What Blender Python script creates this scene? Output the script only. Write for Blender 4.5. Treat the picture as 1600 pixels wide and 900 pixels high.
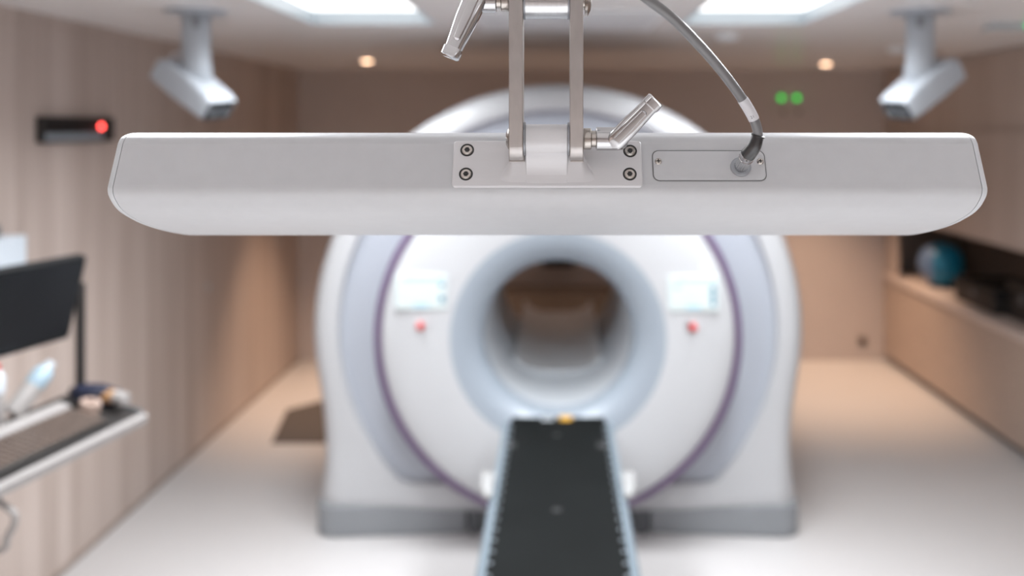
import bpy, bmesh, math, random
from mathutils import Vector, Matrix
random.seed(7)
PI = math.pi
S = bpy.context.scene
C = S.collection
for o in list(bpy.data.objects): bpy.data.objects.remove(o)

# ------------------------------------------------------------------ camera, world, exposure
F, VX, VY, EYE = 1450.0, 872.0, 197.0, 1.95      # focal length in pixels, vanishing point, eye height
cd = bpy.data.cameras.new('camera'); cam = bpy.data.objects.new('camera', cd); C.objects.link(cam)
cam.location = (0, 0, EYE); cam.rotation_euler = (PI/2, 0, 0)
cd.sensor_fit = 'HORIZONTAL'; cd.sensor_width = 36.0; cd.lens = F*36/1600
cd.shift_x = (800-VX)/1600; cd.shift_y = (VY-450)/1600
cd.clip_start = 0.02; cd.clip_end = 60
cd.dof.use_dof = True; cd.dof.focus_distance = 0.945; cd.dof.aperture_fstop = 2.25
S.camera = cam
w = bpy.data.worlds.new('world'); S.world = w; w.use_nodes = True
w.node_tree.nodes['Background'].inputs[0].default_value = (.8, .85, 1, 1)
w.node_tree.nodes['Background'].inputs[1].default_value = 0.05
S.view_settings.view_transform = 'Standard'; S.view_settings.look = 'None'
S.view_settings.gamma = 1; S.view_settings.use_curve_mapping = False
S.view_settings.exposure = 0.28
PANEL_EMIT = 1.5        # glow of the light panels' diffusers
PANEL_W = (32.0, 20.0, 44.0)   # their lamps: above the scanner front, then fill added mid-room and behind the camera
PANEL_COL = (.93, .965, 1.0)
DOWN_W = 205.0           # warm downlights

# ------------------------------------------------------------------ materials
def mat(name, col, rough=.5, metal=0, var=.04, scale=8, stretch=(1,1,1), bump=0, emit=None, estr=0, coat=0, spec=.5):
    m = bpy.data.materials.new(name); m.use_nodes = True
    nt = m.node_tree; b = nt.nodes['Principled BSDF']
    b.inputs['Roughness'].default_value = rough; b.inputs['Metallic'].default_value = metal
    b.inputs['Coat Weight'].default_value = coat; b.inputs['Specular IOR Level'].default_value = spec
    tc = nt.nodes.new('ShaderNodeTexCoord'); mp = nt.nodes.new('ShaderNodeMapping')
    mp.inputs['Scale'].default_value = stretch
    nz = nt.nodes.new('ShaderNodeTexNoise'); nz.inputs['Scale'].default_value = scale; nz.inputs['Detail'].default_value = 3
    rp = nt.nodes.new('ShaderNodeValToRGB')
    rp.color_ramp.elements[0].position = .3; rp.color_ramp.elements[1].position = .7
    rp.color_ramp.elements[0].color = (*[max(0, c*(1-var)) for c in col], 1)
    rp.color_ramp.elements[1].color = (*[min(1, c*(1+var)) for c in col], 1)
    L = nt.links.new
    L(tc.outputs['Object'], mp.inputs['Vector']); L(mp.outputs[0], nz.inputs['Vector'])
    L(nz.outputs['Fac'], rp.inputs[0]); L(rp.outputs[0], b.inputs['Base Color'])
    if bump:
        bp = nt.nodes.new('ShaderNodeBump'); bp.inputs['Strength'].default_value = bump; bp.inputs['Distance'].default_value = .002
        L(nz.outputs['Fac'], bp.inputs['Height']); L(bp.outputs[0], b.inputs['Normal'])
    if emit:
        b.inputs['Emission Color'].default_value = (*emit, 1); b.inputs['Emission Strength'].default_value = estr
    return m

def wood(name, a, b_, rough=.5):
    m = bpy.data.materials.new(name); m.use_nodes = True
    nt = m.node_tree; b = nt.nodes['Principled BSDF']; b.inputs['Roughness'].default_value = rough
    L = nt.links.new
    tc = nt.nodes.new('ShaderNodeTexCoord')
    def noise(sc, stretch, det):
        mp = nt.nodes.new('ShaderNodeMapping'); mp.inputs['Scale'].default_value = stretch
        nz = nt.nodes.new('ShaderNodeTexNoise'); nz.inputs['Scale'].default_value = sc; nz.inputs['Detail'].default_value = det
        L(tc.outputs['Object'], mp.inputs['Vector']); L(mp.outputs[0], nz.inputs['Vector']); return nz
    n1 = noise(5, (1, 1.6, .05), 2); n2 = noise(26, (1, 1.6, .04), 4)
    mx = nt.nodes.new('ShaderNodeMix'); mx.data_type = 'FLOAT'; mx.inputs[0].default_value = .45
    L(n1.outputs['Fac'], mx.inputs[2]); L(n2.outputs['Fac'], mx.inputs[3])
    rp = nt.nodes.new('ShaderNodeValToRGB')
    rp.color_ramp.elements[0].position = .36; rp.color_ramp.elements[1].position = .64
    rp.color_ramp.elements[0].color = (*a, 1); rp.color_ramp.elements[1].color = (*b_, 1)
    L(mx.outputs[0], rp.inputs[0]); L(rp.outputs[0], b.inputs['Base Color'])
    return m

M = dict(
    floor=mat('floor_vinyl', (0.559, 0.542, 0.538), .42, var=.02, scale=30),
    ceil=mat('ceiling_gloss', (.93, .915, .91), .24, var=.01, scale=3),
    wood=wood('wall_wood', (.43, .345, .30), (.60, .505, .455), .5),
    woodr=wood('cabinet_wood', (.50, .41, .36), (.59, .495, .445), .5),
    woodb=mat('drawer_weave', (.47, .37, .31), .55, var=.18, scale=55, stretch=(1, .7, 1)),
    wallback=mat('taupe_paint', (.56, .49, .46), .6, var=.02, scale=4),
    rear=mat('rear_wall_paint', (.50, .445, .42), .6, var=.03, scale=4),
    dark=mat('black_laminate', (.030, .027, .026), .5, var=.1, spec=.25),
    niche=mat('niche_black', (.17, .15, .14), .5), camw=mat('camera_white', (0.395, 0.428, 0.47), .4, var=.01),
    plinth=mat('dark_plinth', (.05, .045, .045), .6),
    white=mat('white_powdercoat', (0.571, 0.584, 0.605), .42, var=.015, scale=60),
    cap=mat('white_cap_plastic', (0.63, 0.655, 0.68), .35, var=.01, scale=40),
    alu=mat('anodised_aluminium', (0.672, 0.672, 0.689), .42, .1, var=.02, scale=90, stretch=(.1, 1, 1)),
    bar=mat('brushed_aluminium', (0.47, 0.445, 0.433), .34, .9, var=.05, scale=120, stretch=(1, 1, .4), bump=.03),
    turned=mat('turned_aluminium', (.60, .61, .62), .22, 1, var=.05, scale=60, stretch=(8, 1, 1)),
    chrome=mat('chrome', (0.528, 0.528, 0.536), .06, 1, var=.02, scale=5),
    nickel=mat('nickel', (0.464, 0.432, 0.4), .2, 1, var=.05, scale=20),
    steel=mat('dark_steel', (.30, .28, .26), .3, .9, var=.08, scale=50),
    socket=mat('black_socket', (.02, .02, .02), .5),
    seam=mat('seam_rubber', (.16, .165, .17), .7),
    shim=mat('grey_shim', (.30, .31, .33), .4, .6), flange=mat('grey_flange', (.36, .38, .41), .35, .5),
    cable=mat('grey_cable_pvc', (.17, .17, .175), .28, var=.04, scale=30, coat=.3),
    sleeve=mat('white_sleeve', (.64, .64, .67), .3, var=.02),
    boot=mat('black_boot_rubber', (.03, .03, .032), .18, coat=.5),
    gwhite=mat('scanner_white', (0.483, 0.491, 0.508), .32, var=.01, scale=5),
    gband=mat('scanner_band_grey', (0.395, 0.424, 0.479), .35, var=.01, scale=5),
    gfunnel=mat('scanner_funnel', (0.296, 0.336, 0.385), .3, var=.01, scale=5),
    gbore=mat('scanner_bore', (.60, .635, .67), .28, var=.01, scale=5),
    purple=mat('purple_trim', (0.118, 0.076, 0.147), .35, var=.06, scale=5),
    skirt=mat('skirt_grey', (0.235, 0.248, 0.265), .5, var=.03),
    skirtd=mat('skirt_dark_grey', (.15, .16, .175), .5, var=.03),
    screen=mat('screen_glow', (.52, .58, .58), .25, emit=(.66, .80, .79), estr=.13),
    scrblue=mat('screen_blue_key', (.02, .12, .2), .2, emit=(.05, .22, .33), estr=.35),
    scrpale=mat('screen_blue_bar', (.3, .5, .6), .2, emit=(.35, .58, .68), estr=.25),
    bezel=mat('screen_bezel', (.50, .54, .56), .3),
    red=mat('red_button', (.62, .03, .03), .35),
    mark=mat('grey_mark', (.22, .23, .25), .5),
    mattress=mat('black_tabletop', (0.007, 0.008, 0.008), .55, var=.12, scale=5, spec=.07),
    rail=mat('grey_blue_rail', (0.168, 0.21, 0.244), .35, var=.03),
    tabmark=mat('grey_tab', (0.028, 0.028, 0.029), .5),
    yellow=mat('yellow_tab', (.60, .32, .03), .4),
    stud=mat('stud_grey', (.24, .27, .30), .3, .4),
    silver=mat('silver_tab', (0.42, 0.448, 0.476), .3, .5),
    cradle=mat('cradle_grey', (.88, .88, .88), .4, var=.02),
    mon=mat('black_monitor_plastic', (0.011, 0.012, 0.013), .45, var=.1, spec=.2),
    monglass=mat('monitor_glass', (0.01, 0.011, 0.013), .25, var=.1, spec=.25),
    traywhite=mat('tray_white', (0.353, 0.332, 0.323), .4, var=.02),
    keys=mat('keycaps', (.12, .09, .075), .4, var=.25, scale=60),
    keyboard=mat('keyboard_black', (.03, .027, .025), .4, var=.1),
    navy=mat('navy_plastic', (.010, .014, .035), .4),
    tan=mat('tan_plastic', (.42, .31, .26), .5),
    amber=mat('amber_plastic', (.40, .22, .10), .5),
    bluel=mat('blue_liquid', (.36, .48, .57), .2, var=.03),
    paleblue=mat('pale_blue_card', (.62, .68, .74), .5, var=.02),
    greyd=mat('dark_grey_plastic', (.11, .12, .13), .45),
    teal=mat('teal_ball', (.008, .20, .36), .4, var=.08),
    slate=mat('slate_ball', (.13, .21, .36), .5, var=.06),
    mat_=mat('rubber_mat', (0.08, 0.068, 0.064), .75, var=.06, scale=40),
    counter=mat('worktop', (.66, .56, .51), .35, var=.03, scale=20),
    diff=mat('light_diffuser', (.9, .9, .9), .5, emit=(1, .985, .97), estr=PANEL_EMIT),
    
    lampframe=mat('lamp_frame', (0.42, 0.479, 0.521), .35, var=.01),
    warm=mat('warm_lamp', (.9, .7, .5), .5, emit=(1, .64, .41), estr=11),
    green=mat('green_lamp', (.0, .3, .06), .3, emit=(0.0, .26, .02), estr=4.4),
    redlamp=mat('red_lamp', (.4, .02, .02), .3, emit=(1, .07, .06), estr=8),
    greensmall=mat('green_indicator', (.0, .3, .06), .3, emit=(.05, .4, .12), estr=4),
    brown=wood('dark_brown_wood', (.27, .21, .17), (.35, .275, .22), .5),
    plate=mat('switch_plate', (.30, .24, .21), .5),
    outlet=mat('outlet_dark', (.06, .05, .05), .5),
    lens=mat('lens_glass', (.008, .009, .011), .3, spec=.3),
    greystrip=mat('grey_strip', (.22, .25, .28), .4),
    hatch=mat('ceiling_hatch', (.80, .82, .84), .3, var=.01),
)

# ------------------------------------------------------------------ builders
def B(): return bmesh.new()
def obj(name, bm, m, parent=None, smooth=True, mat4=None, bevel=0, seg=2, angle=35):
    bmesh.ops.remove_doubles(bm, verts=bm.verts, dist=1e-6)
    bmesh.ops.recalc_face_normals(bm, faces=bm.faces)
    if mat4 is not None: bm.transform(mat4)
    me = bpy.data.meshes.new(name); bm.to_mesh(me); bm.free()
    if isinstance(m, str): m = M[m]
    me.materials.append(m)
    o = bpy.data.objects.new(name, me); C.objects.link(o)
    if smooth:
        me.polygons.foreach_set('use_smooth', [True]*len(me.polygons))
        me.set_sharp_from_angle(angle=math.radians(angle))
    if bevel:
        b = o.modifiers.new('edge', 'BEVEL'); b.width = bevel; b.segments = seg; b.limit_method = 'ANGLE'; b.angle_limit = math.radians(40)
        b.harden_normals = False
    if parent is not None:
        o.parent = parent; o.matrix_parent_inverse = Matrix.Translation(parent.location).inverted()
    return o
def tag(o, label, cat, group=None):
    o['label'] = label; o['category'] = cat
    if group: o['group'] = group
    return o
def thing(name, label, cat, loc=(0, 0, 0), group=None):
    o = bpy.data.objects.new(name, None); C.objects.link(o); o.location = loc; o.empty_display_size = .05
    return tag(o, label, cat, group)
def struct(name, bm, m, **k):
    o = obj(name, bm, m, **k); o['kind'] = 'structure'; return o
def box(bm, x0, x1, y0, y1, z0, z1, mx=None):
    v = [bm.verts.new((x, y, z)) for x in (x0, x1) for y in (y0, y1) for z in (z0, z1)]
    for f in ((0, 1, 3, 2), (4, 6, 7, 5), (0, 4, 5, 1), (2, 3, 7, 6), (0, 2, 6, 4), (1, 5, 7, 3)):
        bm.faces.new([v[i] for i in f])
    if mx is not None: bmesh.ops.transform(bm, matrix=mx, verts=v)
    return bm
def frame(d, up=Vector((0, 0, 1))):
    d = Vector(d).normalized(); a = up.cross(d)
    if a.length < 1e-5: a = Vector((1, 0, 0)).cross(d)
    a.normalize(); return a, d.cross(a)
def rings(bm, rs, close0=True, close1=True, loop=True):
    vs = [[bm.verts.new(p) for p in r] for r in rs]
    n = len(vs[0])
    for a, b in zip(vs, vs[1:]):
        for i in range(n if loop else n-1):
            j = (i+1) % n; bm.faces.new((a[i], a[j], b[j], b[i]))
    if close0: bm.faces.new(list(reversed(vs[0])))
    if close1: bm.faces.new(vs[-1])
    return vs
def lathe(bm, p, axis, prof, n=32, close0=True, close1=True):
    """prof: list of (distance along axis, radius)"""
    p = Vector(p); d = Vector(axis).normalized(); a, b = frame(d)
    rings(bm, [[p+d*t+a*(r*math.cos(2*PI*i/n))+b*(r*math.sin(2*PI*i/n)) for i in range(n)] for t, r in prof], close0, close1)
    return bm
def cyl(bm, p0, p1, r, n=24, ch=0):
    p0 = Vector(p0); p1 = Vector(p1); L = (p1-p0).length
    pr = [(0, r), (L, r)] if not ch else [(0, r-ch), (ch, r), (L-ch, r), (L, r-ch)]
    return lathe(bm, p0, p1-p0, pr, n)
def catmull(pts, k=8):
    P = [Vector(p) for p in pts]; P = [P[0]*2-P[1]]+P+[P[-1]*2-P[-2]]; out = []
    for i in range(1, len(P)-2):
        for j in range(k):
            t = j/k; a, b, c, d = P[i-1:i+3]
            out.append(.5*((2*b)+(c-a)*t+(2*a-5*b+4*c-d)*t*t+(3*b-a-3*c+d)*t**3))
    return out+[P[-2]]
def tube(bm, pts, r, n=14):
    R = r if isinstance(r, (list, tuple)) else [r]*len(pts)
    d0 = (pts[1]-pts[0]).normalized(); a, _ = frame(d0); rs = []
    for i, p in enumerate(pts):
        d = (pts[min(i+1, len(pts)-1)]-pts[max(i-1, 0)]).normalized()
        a = (a-d*a.dot(d)).normalized(); b = d.cross(a)
        rs.append([p+a*(R[i]*math.cos(2*PI*k/n))+b*(R[i]*math.sin(2*PI*k/n)) for k in range(n)])
    rings(bm, rs); return bm
def prism(bm, prof, x0, x1):
    """prof: (y,z) outline extruded along x"""
    rings(bm, [[(x, y, z) for y, z in prof] for x in (x0, x1)]); return bm
def rrect(hw, hh, r, n=6):
    out = []
    for cx, cy, a0 in ((hw-r, hh-r, 0), (-hw+r, hh-r, 90), (-hw+r, -hh+r, 180), (hw-r, -hh+r, 270)):
        for i in range(n+1):
            a = math.radians(a0+90*i/n); out.append((cx+r*math.cos(a), cy+r*math.sin(a)))
    return out
def plate(bm, hw, hh, r, z0, z1, cx=0, cy=0, ch=0):
    P = rrect(hw, hh, r)
    rs = [[(cx+x, cy+y, z0) for x, y in P]]
    if ch:
        Q = rrect(hw-ch, hh-ch, max(r-ch, 1e-4))
        rs += [[(cx+x, cy+y, z1-ch) for x, y in P], [(cx+x, cy+y, z1) for x, y in Q]]
    else: rs.append([(cx+x, cy+y, z1) for x, y in P])
    rings(bm, rs); return bm
def P(px, py, d): return Vector(((px-VX)*d/F, d, EYE-(py-VY)*d/F))
def copy_tree(o, parent=None, dx=Vector((0, 0, 0))):
    c = o.copy(); C.objects.link(c)
    if parent is not None: c.parent = parent
    for ch in list(o.children): copy_tree(ch, c)
    return c

# ------------------------------------------------------------------ the room
XL, XR, YB, YF, H = -2.164, 3.36, 7.73, -2.4, 2.42
CF = 2.714                      # front plane of the fitted cabinets on the right
LX0, LX1, LY0, LY1, LH = .558, 1.136, 2.55, 4.28, .065
struct('floor', box(B(), XL-.1, XR+.1, YF-.1, YB+.1, -.1, 0), 'floor', smooth=False)
cb = B()
rear_fill = (-1.4, -.2); mid_fill = (1.45, 2.15)             # unseen panel rows added to brighten the room
xs = [XL-.1, -LX1, -LX0, LX0, LX1, XR+.1]; ys = [YF-.1, rear_fill[0], rear_fill[1], mid_fill[0], mid_fill[1], LY0, LY1, YB+.1]
for i in range(5):
    for j in range(7):
        if i in (1, 3) and j in (1, 3, 5): continue
        box(cb, xs[i], xs[i+1], ys[j], ys[j+1], H, H+.09)
struct('ceiling', cb, 'ceil', smooth=False)
struct('wall_left', box(B(), XL-.1, XL, YF, YB, 0, H), 'wood', smooth=False)
struct('wall_right', box(B(), XR, XR+.1, YF, YB, 0, H), 'rear', smooth=False)
struct('wall_back', box(B(), XL-.1, XR+.1, YB, YB+.1, 0, H), 'wallback', smooth=False)
struct('wall_front', box(B(), XL-.1, XR+.1, YF-.1, YF, 0, H), 'rear', smooth=False)
struct('trim_1', box(B(), XL, XL+.006, YF, YB, H-.04, H), 'wood', smooth=False)
struct('baseboard_left', box(B(), XL, XL+.012, YF, YB, 0, .02), 'plate', smooth=False)

# ceiling light panels: recess walls, frame, diffuser
def light_panel(x0, x1, y0, y1, label, watts):
    t = thing('ceiling_light', label, 'ceiling light', ((x0+x1)/2, (y0+y1)/2, H), 'square daylight panels in the ceiling')
    b = B(); e = .012
    box(b, x0, x0+e, y0, y1, H-.002, H+LH); box(b, x1-e, x1, y0, y1, H-.002, H+LH)
    box(b, x0+e, x1-e, y0, y0+e, H-.002, H+LH); box(b, x0+e, x1-e, y1-e, y1, H-.002, H+LH)
    obj('frame', b, 'lampframe', t, smooth=False)
    obj('diffuser', box(B(), x0+e, x1-e, y0+e, y1-e, H+LH-.004, H+LH+.01), 'diff', t, smooth=False)
    ld = bpy.data.lights.new('panel_lamp', 'AREA'); ld.shape = 'RECTANGLE'; ld.size = x1-x0-(.22 if y0 == LY0 else .08); ld.size_y = y1-y0-(.22 if y0 == LY0 else .08); ld.energy = watts; ld.color = PANEL_COL; ld.spread = math.radians(140 if y0 == LY0 else 178 if y0 > 0 else 116)
    lo = bpy.data.objects.new('panel_lamp', ld); C.objects.link(lo); lo.location = ((x0+x1)/2, (y0+y1)/2, H+LH-.012); lo.parent = t; lo.matrix_parent_inverse = Matrix.Translation(t.location).inverted()
light_panel(-LX1, -LX0, LY0, LY1, 'bright recessed ceiling light panel beside the camera over the wood wall', PANEL_W[0])
light_panel(LX0, LX1, LY0, LY1, 'bright recessed ceiling light panel above the black cable, towards the cabinets', PANEL_W[0])
light_panel(-LX1, -LX0, *rear_fill, 'added unseen ceiling light panel behind the viewpoint, wood wall side', PANEL_W[2])  # added fill pair behind the camera, lights floor and walls by bounce
light_panel(LX0, LX1, *rear_fill, 'added unseen ceiling light panel behind the viewpoint, cabinet side', PANEL_W[2])
light_panel(-LX1, -LX0, *mid_fill, 'added unseen ceiling light panel over the couch, wood wall side', PANEL_W[1])  # added fill pair out of view, lights scanner front and couch
light_panel(LX0, LX1, *mid_fill, 'added unseen ceiling light panel over the couch, cabinet side', PANEL_W[1])

# ------------------------------------------------------------------ the scanner
GY, GC = 4.40, .986             # front plane and centre height of the ring
t = scan = thing('ring_scanner', 'large white ring-shaped medical scanner standing in the middle of the room', 'scanner', (0, GY+.8, 0))
side = [(1.172, .836), (1.154, .70), (1.137, .58), (1.127, .46), (1.127, .36), (1.135, .27), (1.145, .215), (1.150, .122), (1.148, .105), (1.140, .095), (1.125, .090)]
RO = 1.183; OC = .968
out = []
a_end = math.asin((.836-OC)/RO)
na = 72
for i in range(na+1):
    a = a_end+(PI-2*a_end)*i/na; out.append(Vector((RO*math.cos(a), OC+RO*math.sin(a))))
out += [Vector((-x, z)) for x, z in side[1:]]
nb = 24
for i in range(1, nb): out.append(Vector((-1.125+2.25*i/nb, .090)))
out += [Vector((x, z)) for x, z in reversed(side[1:])]
n = len(out)
def inset(k):
    r = []
    for i in range(n):
        a, b, c = out[i-1], out[i], out[(i+1) % n]
        d1 = (b-a).normalized(); d2 = (c-b).normalized()
        n1 = Vector((-d1.y, d1.x)); n2 = Vector((-d2.y, d2.x)); nn = (n1+n2)
        nn = nn/max(.6, nn.length_squared/2)
        q = b+nn*k
        if b.y < .30: q = Vector((max(-1.128+k, min(1.128-k, q.x)) if k > .02 else q.x, max(q.y, .090+k)))
        r.append(q)
    return r
def circ(R, clampz=None):
    r = []
    for p in out:
        d = Vector((p.x, p.y-GC)); a = math.atan2(d.y, d.x); rr = R
        if clampz is not None and math.sin(a) < 0: rr = max(.85, min(R, (GC-clampz)/max(1e-6, -math.sin(a))))
        r.append(Vector((rr*math.cos(a), GC+rr*math.sin(a))))
    return r
def ring3(pts, y): return [(p.x, y, p.y) for p in pts]
band_o = circ(1.045, .25)
b = B()
rings(b, [ring3(circ(.36), 5.9), ring3(inset(.10), 5.92), ring3(inset(.02), 5.86), ring3(inset(0), 5.78), ring3(inset(0), GY+.13), ring3(inset(.008), GY+.07), ring3(inset(.03), GY+.025),
          ring3(inset(.06), GY+.005), ring3(inset(.095), GY), ring3(band_o, GY), ring3(circ(1.035, .258), GY+.035)], False, False)
obj('shell', b, 'gwhite', t, angle=50)
b = B(); rings(b, [ring3(circ(1.035, .258), GY+.035), ring3(circ(.94), GY+.03), ring3(circ(.84), GY+.015)], False, False)
obj('recessed_ring', b, 'gband', t, angle=60)
def full(R, y, k=96): return [(R*math.cos(2*PI*i/k), y, GC+R*math.sin(2*PI*i/k)) for i in range(k)]
b = B(); rings(b, [full(.842, GY+.03), full(.842, 4.24), full(.838, 4.222), full(.824, 4.212), full(.808, 4.213), full(.803, 4.226)], False, False)
obj('trim_ring', b, 'purple', t, angle=50)['label'] = 'purple trim ring'
b = B(); rings(b, [full(.806, 4.230), full(.798, 4.214), full(.77, 4.203), full(.70, 4.192), full(.60, 4.186), full(.52, 4.186), full(.49, 4.188)], False, False)
obj('front_cover', b, 'gwhite', t, angle=50)
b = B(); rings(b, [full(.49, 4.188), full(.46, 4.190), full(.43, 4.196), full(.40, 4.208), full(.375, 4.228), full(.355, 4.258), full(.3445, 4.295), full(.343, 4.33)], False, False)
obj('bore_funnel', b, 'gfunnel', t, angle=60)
b = B(); rings(b, [full(.343, 4.33), full(.343, 5.14), full(.340, 5.145), full(.340, 5.155), full(.343, 5.16), full(.343, 5.86), full(.36, 5.9)], False, False)
obj('bore_lining', b, 'gbore', t, angle=50)
# grey skirt, two front wings bowed slightly back towards the middle
for s in (-1, 1):
    b = B()
    prof = [(1.06, GY-.012), (1.115, GY+.000), (1.146, GY+.03), (1.156, GY+.07), (1.156, 5.84), (.44, 5.84), (.44, GY+.035)]
    bot = [(s*x, y, .012) for x, y in prof]; mid = [(s*x, y, .03) for x, y in prof]; top = [(s*x, y, .148) for x, y in prof]
    und = [(s*(x-.006 if x > .5 else x+.0), y+(.006 if y < 5 else -.006), 0) for x, y in prof]
    rings(b, [und, bot, mid, top])
    obj('base_skirt', b, 'skirt', t, bevel=.006)['label'] = 'grey base skirt'
b = B(); box(b, -.43, .43, GY+.06, 5.8, .0, .149)
for s in (-1, 1): box(b, s*.41-.012, s*.41+.012, GY+.025, GY+.08, .0, .150)
obj('base_plinth', b, 'skirtd', t, bevel=.004)
# control screens, stop buttons, round vents
def cover_y(x, z):
    r = math.hypot(x, z-GC)
    return 4.186 if r < .6 else 4.186+(r-.6)/.1*.006 if r < .7 else 4.192+(r-.7)/.07*.011
for s, px0, px1, y0, y1 in ((-1, 619, 697, 431, 481), (1, 1045, 1121, 433, 484)):
    a = P(px0, y0, 4.19); c = P(px1, y1, 4.19); cx, cz = (a.x+c.x)/2, (a.z+c.z)/2; hw, hh = (c.x-a.x)/2, (a.z-c.z)/2
    mt = Matrix.Translation((cx, 4.200, cz)) @ Matrix.Rotation(PI/2, 4, 'X')
    so = obj('control_screen', plate(B(), hw+.008, hh+.008, .012, -.012, .020, ch=.003), 'bezel', t, mat4=mt)
    obj('display', plate(B(), hw, hh, .006, .0195, .0212), 'screen', so, mat4=mt)
    keys = [(-.018, -.030, .011, .014), (-.018, .034, .010, .009)] if s < 0 else [(-.022, .022-.032*k, .010, .013) for k in range(3)]
    for dx, dz, a_, c_ in keys: obj('screen_key', plate(B(), a_, c_, .003, .021, .0222, hw+dx, dz), 'scrblue', so, mat4=mt)
    bars = [(.01, hh-.012, hw*.8, .006), (0, -hh+.014, hw*.3, .008)]+([(-hw+.035, .03, .013, .009)] if s > 0 else [])
    for dx, dz, a_, c_ in bars: obj('screen_bar', plate(B(), a_, c_, .002, .021, .0218, dx, dz), 'scrpale', so, mat4=mt)
for px, py in ((657, 509), (1083, 511)):
    p = P(px, py, 4.18)
    bo = obj('stop_button', lathe(B(), (p.x, 4.196, p.z), (0, -1, 0), [(0, .034), (.006, .034), (.010, .030)], 24), 'bezel', t)
    obj('button_cap', lathe(B(), (p.x, 4.19, p.z), (0, -1, 0), [(0, .014), (.012, .018), (.020, .018), (.026, .010)], 24), 'red', bo)['label'] = 'red stop button cap'
for px in (757, 985):
    p = P(px, 672, 4.18)
    obj('round_vent', lathe(B(), (p.x, 4.202, p.z), (0, -1, 0), [(0, .022), (.006, .022), (.008, .018), (.005, .015)], 24), 'mark', t)
b = B()
for k in range(6): plate(b, .009, .008, .002, 0, .004, -.055+.022*k, 0)
p = P(1086, 416, 4.19)
obj('faint_emblem', b, mat('emblem_grey', (.66, .67, .71), .4), t, mat4=Matrix.Translation((p.x, 4.200, p.z)) @ Matrix.Rotation(PI/2, 4, 'X'))

# rear table cradle seen through the bore
t = thing('rear_table_cradle', 'grey trough-shaped table cradle lying in the far end of the scanner bore', 'table', (0, 5.9, 0))
prof_o = [(-.236, .752), (-.215, .712), (-.180, .678), (-.12, .655), (0, .648), (.12, .655), (.180, .678), (.215, .712), (.236, .752)]
prof_i = [(.222, .758), (.198, .722), (.165, .700), (.11, .684), (0, .680), (-.11, .684), (-.165, .700), (-.198, .722), (-.222, .758)]
b = B(); rings(b, [[(x*.98, y, z) for x, z in prof_o+prof_i] for y in (4.83, 6.34)])
obj('trough', b, 'cradle', t, angle=50)
b = B(); lip = [(x, z) for x, z in prof_o]
rings(b, [[(x, y, z) for x, z in prof_o+[(a*1.0, c+.004) for a, c in prof_i]] for y in (4.805, 4.832)])
obj('end_lip', b, 'cap', t, angle=50)
b = B(); box(b, -.16, .16, 6.04, 6.34, .0, .66)
obj('pedestal', b, 'gwhite', t, bevel=.02)

# ------------------------------------------------------------------ patient couch
ZT = .685
t = couch = thing('patient_couch', 'long narrow patient couch with black top running up to the scanner', 'couch', (0, 2.8, 0))
b = B(); P0 = [(-.207, 1.45), (-.207, 3.97), (-.200, 4.04), (.200, 4.04), (.207, 3.97), (.207, 1.45)]
rings(b, [[(x, y, z) for x, y in P0] for z in (.645, ZT)])
obj('tabletop', b, 'mattress', t, bevel=.008)
for s in (-1, 1):
    b = B()
    pr = [(s*.207, .684), (s*.218, .684), (s*.236, .668), (s*.240, .64), (s*.238, .60), (s*.20, .585), (s*.20, .645)]
    rings(b, [[(x, y, z) for x, z in pr] for y in (1.45, 3.98)])
    obj('side_rail', b, 'rail', t, bevel=.003)
b = B(); rings(b, [[(-.205, 1.5, .644), (.205, 1.5, .644), (.205, 3.95, .644), (-.205, 3.95, .644)], [(-.17, 1.5, .50), (.17, 1.5, .50), (.17, 3.9, .50), (-.17, 3.9, .50)]])
obj('underbody', b, 'gwhite', t, bevel=.01)
b = B(); box(b, -.15, .15, 1.9, 3.5, .06, .51); obj('lift_column', b, 'gwhite', t, bevel=.02)
b = B(); box(b, -.18, .18, 1.8, 3.6, .0, .07); obj('base_plate', b, 'skirt', t, bevel=.015)
b = B()
peg = None
for s in (-1, 1):
    for k in range(18):
        y = 2.605+.0755*k
        if peg is None:
            peg = obj('index_peg', lathe(B(), (0, 0, 0), (0, 0, 1), [(0, .0065), (.002, .0065), (.0045, .0052), (.006, .0025)], 20), 'stud', None)
            q = peg
        else: q = peg.copy(); C.objects.link(q)
        q.parent = t; q.matrix_parent_inverse = Matrix.Translation(t.location).inverted(); q.location = (s*.195, y, ZT)
for s in (-1, 1):
    p = P(765 if s < 0 else 974, 755, 3.25)
    b = B(); box(b, s*.241-.016, s*.241+.016, 3.16, 3.36, .672, .70)
    o = obj('rail_clamp', b, mat('clamp_white', (0.336, 0.336, 0.336), .3), t, bevel=.010, seg=3); o['label'] = 'white rail clamp'
    obj('clamp_lever', cyl(B(), (s*.255, 3.2, .69), (s*.262, 3.30, .715), .011, 14, .003), bpy.data.materials['clamp_white'], o)
for px in (798, 941):
    p = P(px, 696, 1.265*F/(696-VY)); b = B(); plate(b, .020, .032, .004, ZT, ZT+.002, p.x, p.y)
    obj('position_tab', b, 'tabmark', t)
for px, m in ((856, 'silver'), (884, 'yellow')):
    p = P(px, 655, 4.03); b = B(); box(b, p.x-.026, p.x+.026, 3.985, 4.045, ZT-.012, ZT+.004)
    o = obj('end_marker', b, m, t, bevel=.003); o['label'] = 'yellow end marker' if m == 'yellow' else 'silver end marker'
for py in (680, 797):
    y = 1.265*F/(py-VY); obj('centre_mark', lathe(B(), ((870-VX)*y/F, y, ZT), (0, 0, 1), [(0, .016), (.0012, .016)], 20), 'tabmark', t)

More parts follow.
